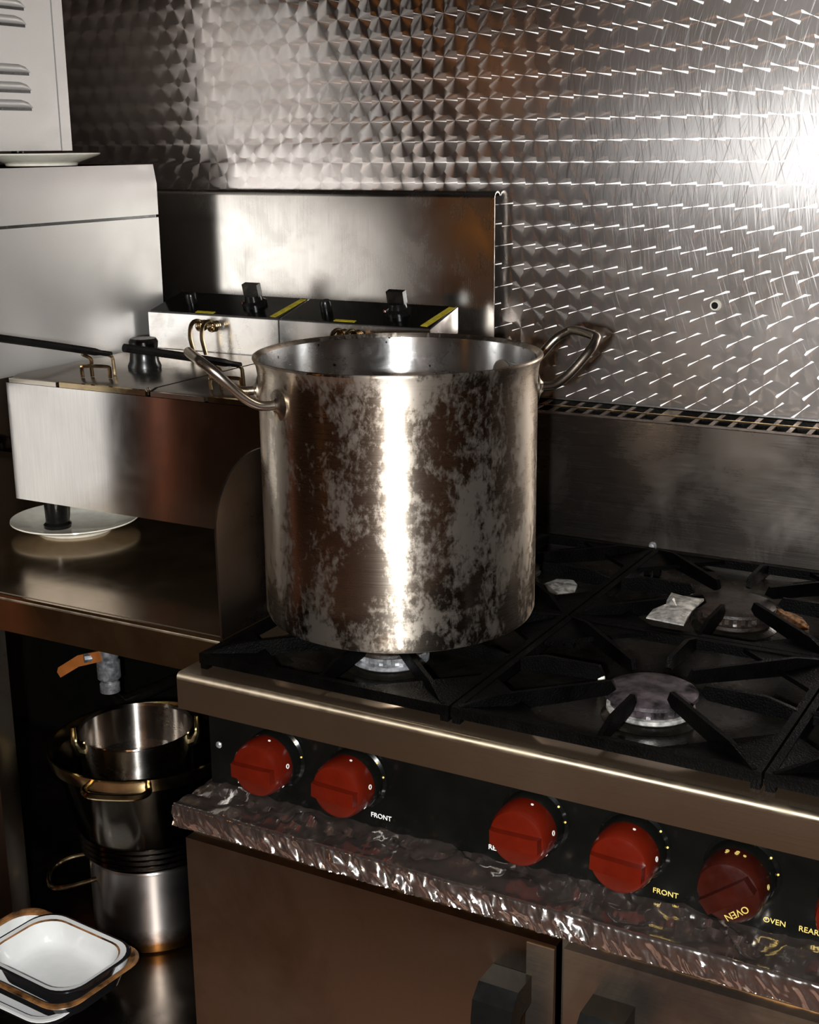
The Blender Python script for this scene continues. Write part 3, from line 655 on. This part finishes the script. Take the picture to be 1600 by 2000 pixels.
def basket(bx, label):
    b = thing('fryer_basket', label, 'fryer basket', (bx, 1.62, 1.17), 'basket handles on the fryer')
    h = [(bx + 0.004, 1.640, 1.2075), (bx - 0.003, 1.610, 1.215), (bx - 0.022, 1.535, 1.234), (bx - 0.046, 1.440, 1.257)]
    obj('handle', tube(smooth_path(h, 5), 0.006, 10, rs=[0.0045] * 5 + [0.0062] * 11), M['black'], b)
    for s in (0.0, -0.036):
        y0 = 1.640 if s == 0 else 1.612
        obj('wire_hook', tube(smooth_path([(bx + 0.003 + s * 0.55, y0 - 0.008 + s * 0.2, 1.2085 - s * 0.10), (bx + 0.006 + s * 0.55, y0, 1.203), (bx + 0.007 + s * 0.6, y0 + 0.001, 1.190), (bx + 0.008 + s * 0.6, y0 + 0.001, 1.1745)], 4), 0.003, 8), M['brass'], b)
    bm = new_bm()
    add_tube(bm, smooth_path([(bx - 0.022, 1.600, 1.1745), (bx - 0.023, 1.600, 1.188), (bx - 0.018, 1.600, 1.1925), (bx + 0.018, 1.612, 1.1925), (bx + 0.023, 1.613, 1.188), (bx + 0.023, 1.613, 1.1745)], 4), 0.003, 8)
    obj('wire_bracket', bm, M['brass'], b)
basket(-1.470, 'fryer basket with dark handle pointing left off the left tank')
basket(-1.216, 'fryer basket with dark handle over the right tank, behind the pot handle')

# ------------------------------------------------------------------ plates
def plate(c, r, label):
    c = Vector(c)
    o = obj('plate', lathe([(0, 0.004), (r * 0.62, 0.004), (r * 0.70, 0.007), (r * 0.97, 0.0165), (r, 0.0185), (r * 0.995, 0.0205), (r * 0.965, 0.0195), (r * 0.70, 0.0105), (r * 0.62, 0.0072), (0, 0.0065)], c, n=64), M['china'])
    bm = lathe([(r * 0.56, 0.0), (r * 0.60, 0.0), (r * 0.62, 0.0045), (r * 0.54, 0.0045), (r * 0.56, 0.0)], c, n=48)
    f = obj('foot_ring', bm, M['china'], None); f.parent = o
    return tag(o, label, 'plate')
plate((-1.575, 1.645, 0.9032), 0.107, 'round white plate under the front foot of the fryer')
plate((-1.722, 1.785, 1.4972), 0.100, 'round white plate lying under the microwave on the steel cabinet')

# ------------------------------------------------------------------ steel cabinet on the left and the microwave above
cb = thing('steel_cabinet', 'plain satin steel cabinet at left with a dark seam below its top', 'cabinet', (-1.95, 1.65, 0.903))
obj('body', bevel(box(-2.30, -1.631, 1.32, 1.977, 1.168, 1.4025), 0.002, 2), M['steel_cab'], cb)
obj('seam', box(-2.297, -1.634, 1.323, 1.974, 1.4025, 1.4075), M['black'], cb)
obj('top_panel', bevel(prism([(-2.30, 1.4075), (-1.631, 1.4075), (-1.631, 1.462), (-1.637, 1.496), (-2.30, 1.496)], 'y', 1.32, 1.977), 0.0015, 2), M['steel_cab'], cb)
for x in (-2.26, -1.70):
    for y in (1.56, 1.93):
        obj('leg', lathe([(0, 0), (0.022, 0), (0.022, 0.008), (0.017, 0.014), (0.017, 0.265), (0, 0.265)], (x, y, 0.903), n=16), M['black'], cb)
mw = thing('microwave_oven', 'boxy grey steel microwave with pressed side louvres above the cabinet', 'microwave', (-2.0, 1.67, 1.497))
obj('case', bevel(box(-2.26, -1.756, 1.45, 1.871, 1.522, 1.81), 0.004, 2), M['steel_micro'], mw)
obj('rear_flange', bevel(box(-2.262, -1.7545, 1.873, 1.898, 1.5215, 1.812), 0.002, 2), M['steel_micro'], mw)
for x in (-2.22, -1.80):
    for y in (1.49, 1.85):
        if x > -1.9 and y > 1.0:
            obj('foot', lathe([(0, 0), (0.010, 0), (0.012, 0.025 if y > 1.6 else 0.025), (0, 0.025)], (-1.84 if y < 1.9 else x, y, 1.4965), n=14), M['black'], mw)
        else: obj('foot', lathe([(0, 0), (0.010, 0), (0.012, 0.025), (0, 0.025)], (x, y, 1.4965), n=14), M['black'], mw)
for z in (1.657, 1.628, 1.599, 1.790, 1.762, 1.735):
    bm = new_bm(); n = 9
    # pressed hood: half ellipsoid strip, open lip facing down
    y0, y1 = 1.60, 1.812; rows = []
    for k in range(n + 1):
        a = math.pi * k / n; rr = []
        for j in range(15):
            t_ = j / 14; e = min(1.0, 3.6 * min(t_, 1 - t_) ** 0.6)
            rr.append(bm.verts.new((-1.7565 + 0.0075 * e * math.sin(a), y0 + (y1 - y0) * t_, z - 0.006 + (0.0105 * e) * (1 - math.cos(a)) / 2 * 1.3)))
        rows.append(rr)
    for a, b in zip(rows[:-1], rows[1:]):
        for j in range(14): bm.faces.new((a[j], a[j + 1], b[j + 1], b[j]))
    lv = obj('louvre', bm, M['steel_micro'], mw)
    obj('slot', box(-1.7568, -1.7552, y0 + 0.006, y1 - 0.006, z - 0.0105, z - 0.0055), M['black'], lv)
# unseen white box, added so the fryer front reflects a bright patch
bn = thing('reflection_box', 'unseen white box added for the bright reflection in the fryer', 'bin', (-1.80, 1.40, 0.903))
obj('body', bevel(box(-1.94, -1.662, 1.285, 1.515, 0.9035, 1.12), 0.012, 3), M['white_box'], bn)
obj('lid', bevel(box(-1.945, -1.660, 1.282, 1.518, 1.12, 1.15), 0.008, 3), M['white_box'], bn)

# ------------------------------------------------------------------ pans stacked on the undershelf
SH = 0.2802
def loop_handle(parent, c, ang, r, z, out, half, rad, mat, name='handle', drop=0.0):
    d = Vector((math.cos(ang), math.sin(ang), 0)); t_ = Vector((-d.y, d.x, 0)); b = Vector((c[0], c[1], z))
    bs = math.sqrt(max(r * r - half * half, 0))
    path = [b + d * (bs - 0.002) - t_ * half, b + d * (bs + out * 0.5) - t_ * half * 1.1 + Vector((0, 0, drop * 0.4)), b + d * (bs + out * 0.9) - t_ * half * 0.8 + Vector((0, 0, drop * 0.9)), b + d * (bs + out) + Vector((0, 0, drop)),
            b + d * (bs + out * 0.9) + t_ * half * 0.8 + Vector((0, 0, drop * 0.9)), b + d * (bs + out * 0.5) + t_ * half * 1.1 + Vector((0, 0, drop * 0.4)), b + d * (bs - 0.002) + t_ * half]
    return obj(name, tube(smooth_path(path, 5), rad, 10), mat, parent)
c1 = (-1.352, 1.530)
p1 = thing('lower_pot', 'small straight steel pot with a burnt base on the undershelf', 'pot', (c1[0], c1[1], SH))
def p1mat():
    t = NT('burnt_base_steel'); p = t.pos(); z = t.sep(p)[2]
    e = t.math('ADD', z, t.math('MULTIPLY', t.math('SUBTRACT', t.noise(p, 60, 4), 0.5), 0.025))
    f = t.ramp(e, 0.325, 0.295)
    c = t.mixc(f, (0.55, 0.51, 0.49, 1), (0.16, 0.07, 0.02, 1))
    return t.done(t.glossy(c, t.mix(t.noise(p, 30, 4), 0.30, 0.42), 0.6, t.comb(0.0, 0.0, 1.0)))
M['p1'] = p1mat()
obj('body', lathe([(0, 0), (0.094, 0), (0.099, 0.004), (0.101, 0.012), (0.101, 0.138), (0.1035, 0.143), (0.1025, 0.146), (0.099, 0.143), (0.0985, 0.01), (0, 0.008)], (c1[0], c1[1], SH), n=64), M['p1'], p1)
loop_handle(p1, c1, math.radians(222), 0.101, 0.395, 0.075, 0.042, 0.0042, M['brass'], drop=-0.012)
loop_handle(p1, c1, math.radians(42), 0.101, 0.395, 0.075, 0.042, 0.0042, M['brass'], drop=-0.012)
z2 = SH + 0.1465; c2 = (-1.356, 1.534)
p2 = thing('dark_pan', 'wide dark burnt steel pan with ringed base, stacked second on the undershelf', 'pan', (c2[0], c2[1], z2))
rg = [(0, 0), (0.106, 0)]
for k in range(4): rg += [(0.110 + k * 0.0010, 0.004 + k * 0.010), (0.1130 + k * 0.0010, 0.007 + k * 0.010), (0.110 + k * 0.0010, 0.011 + k * 0.010)]
rg += [(0.116, 0.048), (0.130, 0.110), (0.141, 0.158), (0.1455, 0.160), (0.141, 0.162), (0.127, 0.110), (0.108, 0.02), (0, 0.016)]
obj('body', lathe(rg, (c2[0], c2[1], z2), n=64), M['dark_steel'], p2)
obj('rim_band', lathe([(0.1460, 0.158), (0.150, 0.160), (0.153, 0.174), (0.1535, 0.181), (0.149, 0.181), (0.1445, 0.164), (0.1460, 0.158)], (c2[0], c2[1], z2), n=64), M['gold_steel'], p2)
va = math.atan2(-c2[1], -c2[0])
loop_handle(p2, c2, va - 0.30, 0.1525, z2 + 0.170, 0.03, 0.045, 0.0052, M['gold_steel'], drop=-0.004)
loop_handle(p2, c2, va - 0.30 + math.pi, 0.1525, z2 + 0.170, 0.03, 0.045, 0.0052, M['gold_steel'], drop=-0.004)
c4 = (-1.378, 1.540); z4 = z2 + 0.0162
p4 = thing('small_saucepan', 'smaller shiny steel pan nested inside the wide dark pan', 'pan', (c4[0], c4[1], z4))
hh = 0.622 - z4
obj('body', lathe([(0, 0), (0.074, 0), (0.082, 0.004), (0.086, 0.012), (0.0905, hh - 0.004), (0.0935, hh - 0.001), (0.0925, hh + 0.001), (0.089, hh - 0.003), (0.085, hh - 0.062), (0.075, hh - 0.072), (0, hh - 0.074)], (c4[0], c4[1], z4), n=64), M['pan_shine'], p4)
for a in (va - math.pi / 2 + 0.35, va + math.pi / 2 - 0.35):
    d = Vector((math.cos(a), math.sin(a), 0)); b = Vector((c4[0], c4[1], 0.600))
    bm = new_bm(); add_tube(bm, [b + d * 0.088, b + d * 0.098 + Vector((0, 0, 0.004)), b + d * 0.103 + Vector((0, 0, 0.018)), b + d * 0.103 + Vector((0, 0, 0.046))], 0.006, 10, rs=[0.011, 0.009, 0.0055, 0.0040])
    obj('handle_lug', bm, M['gold_steel'], p4)

# ------------------------------------------------------------------ enamel pie dishes
def rrect(hx, hy, r, n=7):
    pts = []
    for cxs, cys, a0 in ((1, 1, 0), (-1, 1, 90), (-1, -1, 180), (1, -1, 270)):
        for k in range(n + 1):
            a = math.radians(a0 + 90 * k / n); pts.append((cxs * (hx - r) + r * math.cos(a), cys * (hy - r) + r * math.sin(a)))
    return pts
def dish(cx, cy, z, rot, hx, hy, depth, rimmat, label, tilt=0.0):
    t = thing('enamel_pie_dish', label, 'dish', (cx, cy, z), 'enamel pie dishes on the undershelf')
    mt = Matrix.Translation((cx, cy, z)) @ Matrix.Rotation(rot, 4, 'Z') @ Matrix.Rotation(tilt, 4, 'X')
    def loft(levels, mat, name, cap0=False, cap1=False):
        bm = new_bm(); rings = []
        for (dx, zz) in levels: rings.append([bm.verts.new((a, b, zz)) for a, b in rrect(hx - dx, hy - dx, min(0.040, hy - dx - 0.002))])
        n = len(rings[0])
        for a, b in zip(rings[:-1], rings[1:]):
            for i in range(n): bm.faces.new((a[i], a[(i + 1) % n], b[(i + 1) % n], b[i]))
        if cap0: bm.faces.new(rings[0][::-1])
        if cap1: bm.faces.new(rings[-1])
        bmesh.ops.transform(bm, matrix=mt, verts=bm.verts[:])
        return obj(name, bm, mat, t)
    D = depth
    loft([(0.026, 0.0), (0.022, 0.001), (0.013, D * 0.8), (0.011, D - 0.003), (0.001, D - 0.0025), (0.0, D - 0.0012)], M['enamel_black'], 'outside', cap0=True)
    loft([(0.0, D - 0.0012), (0.0005, D), (0.004, D + 0.0004)], M['enamel_black'] if rimmat is None else rimmat, 'rim_edge')
    loft([(0.004, D + 0.0004), (0.0105, D - 0.001)], M['enamel'] if rimmat is None else rimmat, 'rim')
    loft([(0.0105, D - 0.001), (0.0125, D - 0.003)], M['brown_rim'], 'burnt_line')
    loft([(0.0125, D - 0.003), (0.0165, D * 0.6), (0.021, D * 0.25), (0.025, 0.005), (0.032, 0.0025)], M['enamel'], 'inside', cap1=True)
    return t
dish(-1.412, 1.290, SH, math.radians(-3), 0.138, 0.086, 0.030, M['enamel'], 'lowest white enamel pie dish with a thin dark edge, under two others')
dish(-1.382, 1.303, SH + 0.020, math.radians(-4), 0.136, 0.090, 0.036, M['brown_rim'], 'middle enamel pie dish with a burnt brown rim')
dish(-1.344, 1.293, SH + 0.0385, math.radians(-5), 0.102, 0.076, 0.042, None, 'topmost small white enamel pie dish with black outside', tilt=0.0)

# ------------------------------------------------------------------ gas valve on the wall under the counter
gv = thing('gas_valve', 'grey gas pipe valve with orange lever hanging under the counter', 'valve', (-1.668, 1.80, 0.56))
obj('pipe', tube([(-1.668, 1.80, 0.846), (-1.668, 1.80, 0.53), (-1.66, 1.82, 0.50), (-1.65, 2.02, 0.49)], 0.013, 12), M['tray'], gv)
obj('valve_body', lathe([(0.013, 0.0), (0.019, 0.002), (0.019, 0.018), (0.015, 0.022), (0.022, 0.030), (0.022, 0.062), (0.017, 0.066), (0.020, 0.072), (0.020, 0.090), (0.013, 0.093)], (-1.668, 1.80, 0.528), n=24), M['alu'], gv)
obj('lever', bevel(prism([(-1.665, 0.598), (-1.720, 0.578), (-1.770, 0.546), (-1.778, 0.556), (-1.774, 0.566), (-1.722, 0.600), (-1.668, 0.618)], 'y', 1.776, 1.784), 0.002, 2), M['orange'], gv)
obj('lever_nut', lathe([(0, 0.0), (0.009, 0.0), (0.009, 0.03), (0, 0.03)], (-1.682, 1.794, 0.600), (-0.6, -0.8, 0), 8), M['alu'], gv)

# ------------------------------------------------------------------ things beyond the frame that the steel reflects
gc = thing('reflected_pole', 'unseen mop shape added for the orange stripe reflected in the fryer', 'mop', (-1.83, 0.95, 0))  # made-up orange pole, placed to put an orange stripe on the fryer front
obj('handle', lathe([(0, 0.10), (0.020, 0.10), (0.020, 1.22), (0.014, 1.235), (0, 1.24)], (-1.83, 0.95, 0), n=24), M['mop'], gc)
bm = new_bm()
for k in range(26):
    a = k * 2.4; rr = 0.02 + 0.045 * (k / 26) ** 0.5
    add_tube(bm, smooth_path([(-1.83 + 0.012 * math.cos(a), 0.95 + 0.012 * math.sin(a), 0.12), (-1.83 + rr * math.cos(a), 0.95 + rr * math.sin(a), 0.06), (-1.83 + 1.7 * rr * math.cos(a), 0.95 + 1.7 * rr * math.sin(a), 0.006)], 3), 0.006, 6)
o = obj('mop_head', bm, M['china'], gc); o['kind'] = 'stuff'
HL = Vector((-2.62, -1.33, 1.87))
def glow_mat():
    t = NT('heat_lamp_glow'); e = t.n('ShaderNodeEmission'); e.inputs[0].default_value = (1.0, 0.36, 0.06, 1); e.inputs[1].default_value = 5
    return t.done(e.outputs[0])
hl = thing('heat_lamp', 'orange glowing heat lamp under a steel shade hung from the ceiling', 'lamp', HL)
obj('bulb', lathe([(0, -0.06), (0.035, -0.055), (0.055, -0.03), (0.058, 0.0), (0.035, 0.05), (0.02, 0.07), (0, 0.07)], HL, n=24), glow_mat(), hl)
obj('shade', lathe([(0.02, 0.16), (0.03, 0.15), (0.06, 0.08), (0.10, -0.01), (0.103, -0.01), (0.064, 0.084), (0.032, 0.156), (0.02, 0.165)], HL, n=32), M['brass'], hl)
obj('cable', tube([HL + Vector((0, 0, 0.07)), HL + Vector((0, 0, 0.83))], 0.006, 8), M['black'], hl)
lamp('heat_lamp_light', 'POINT', HL - Vector((0, 0, 0.09)), 1.2, (1.0, 0.40, 0.10), shadow_soft_size=0.06)
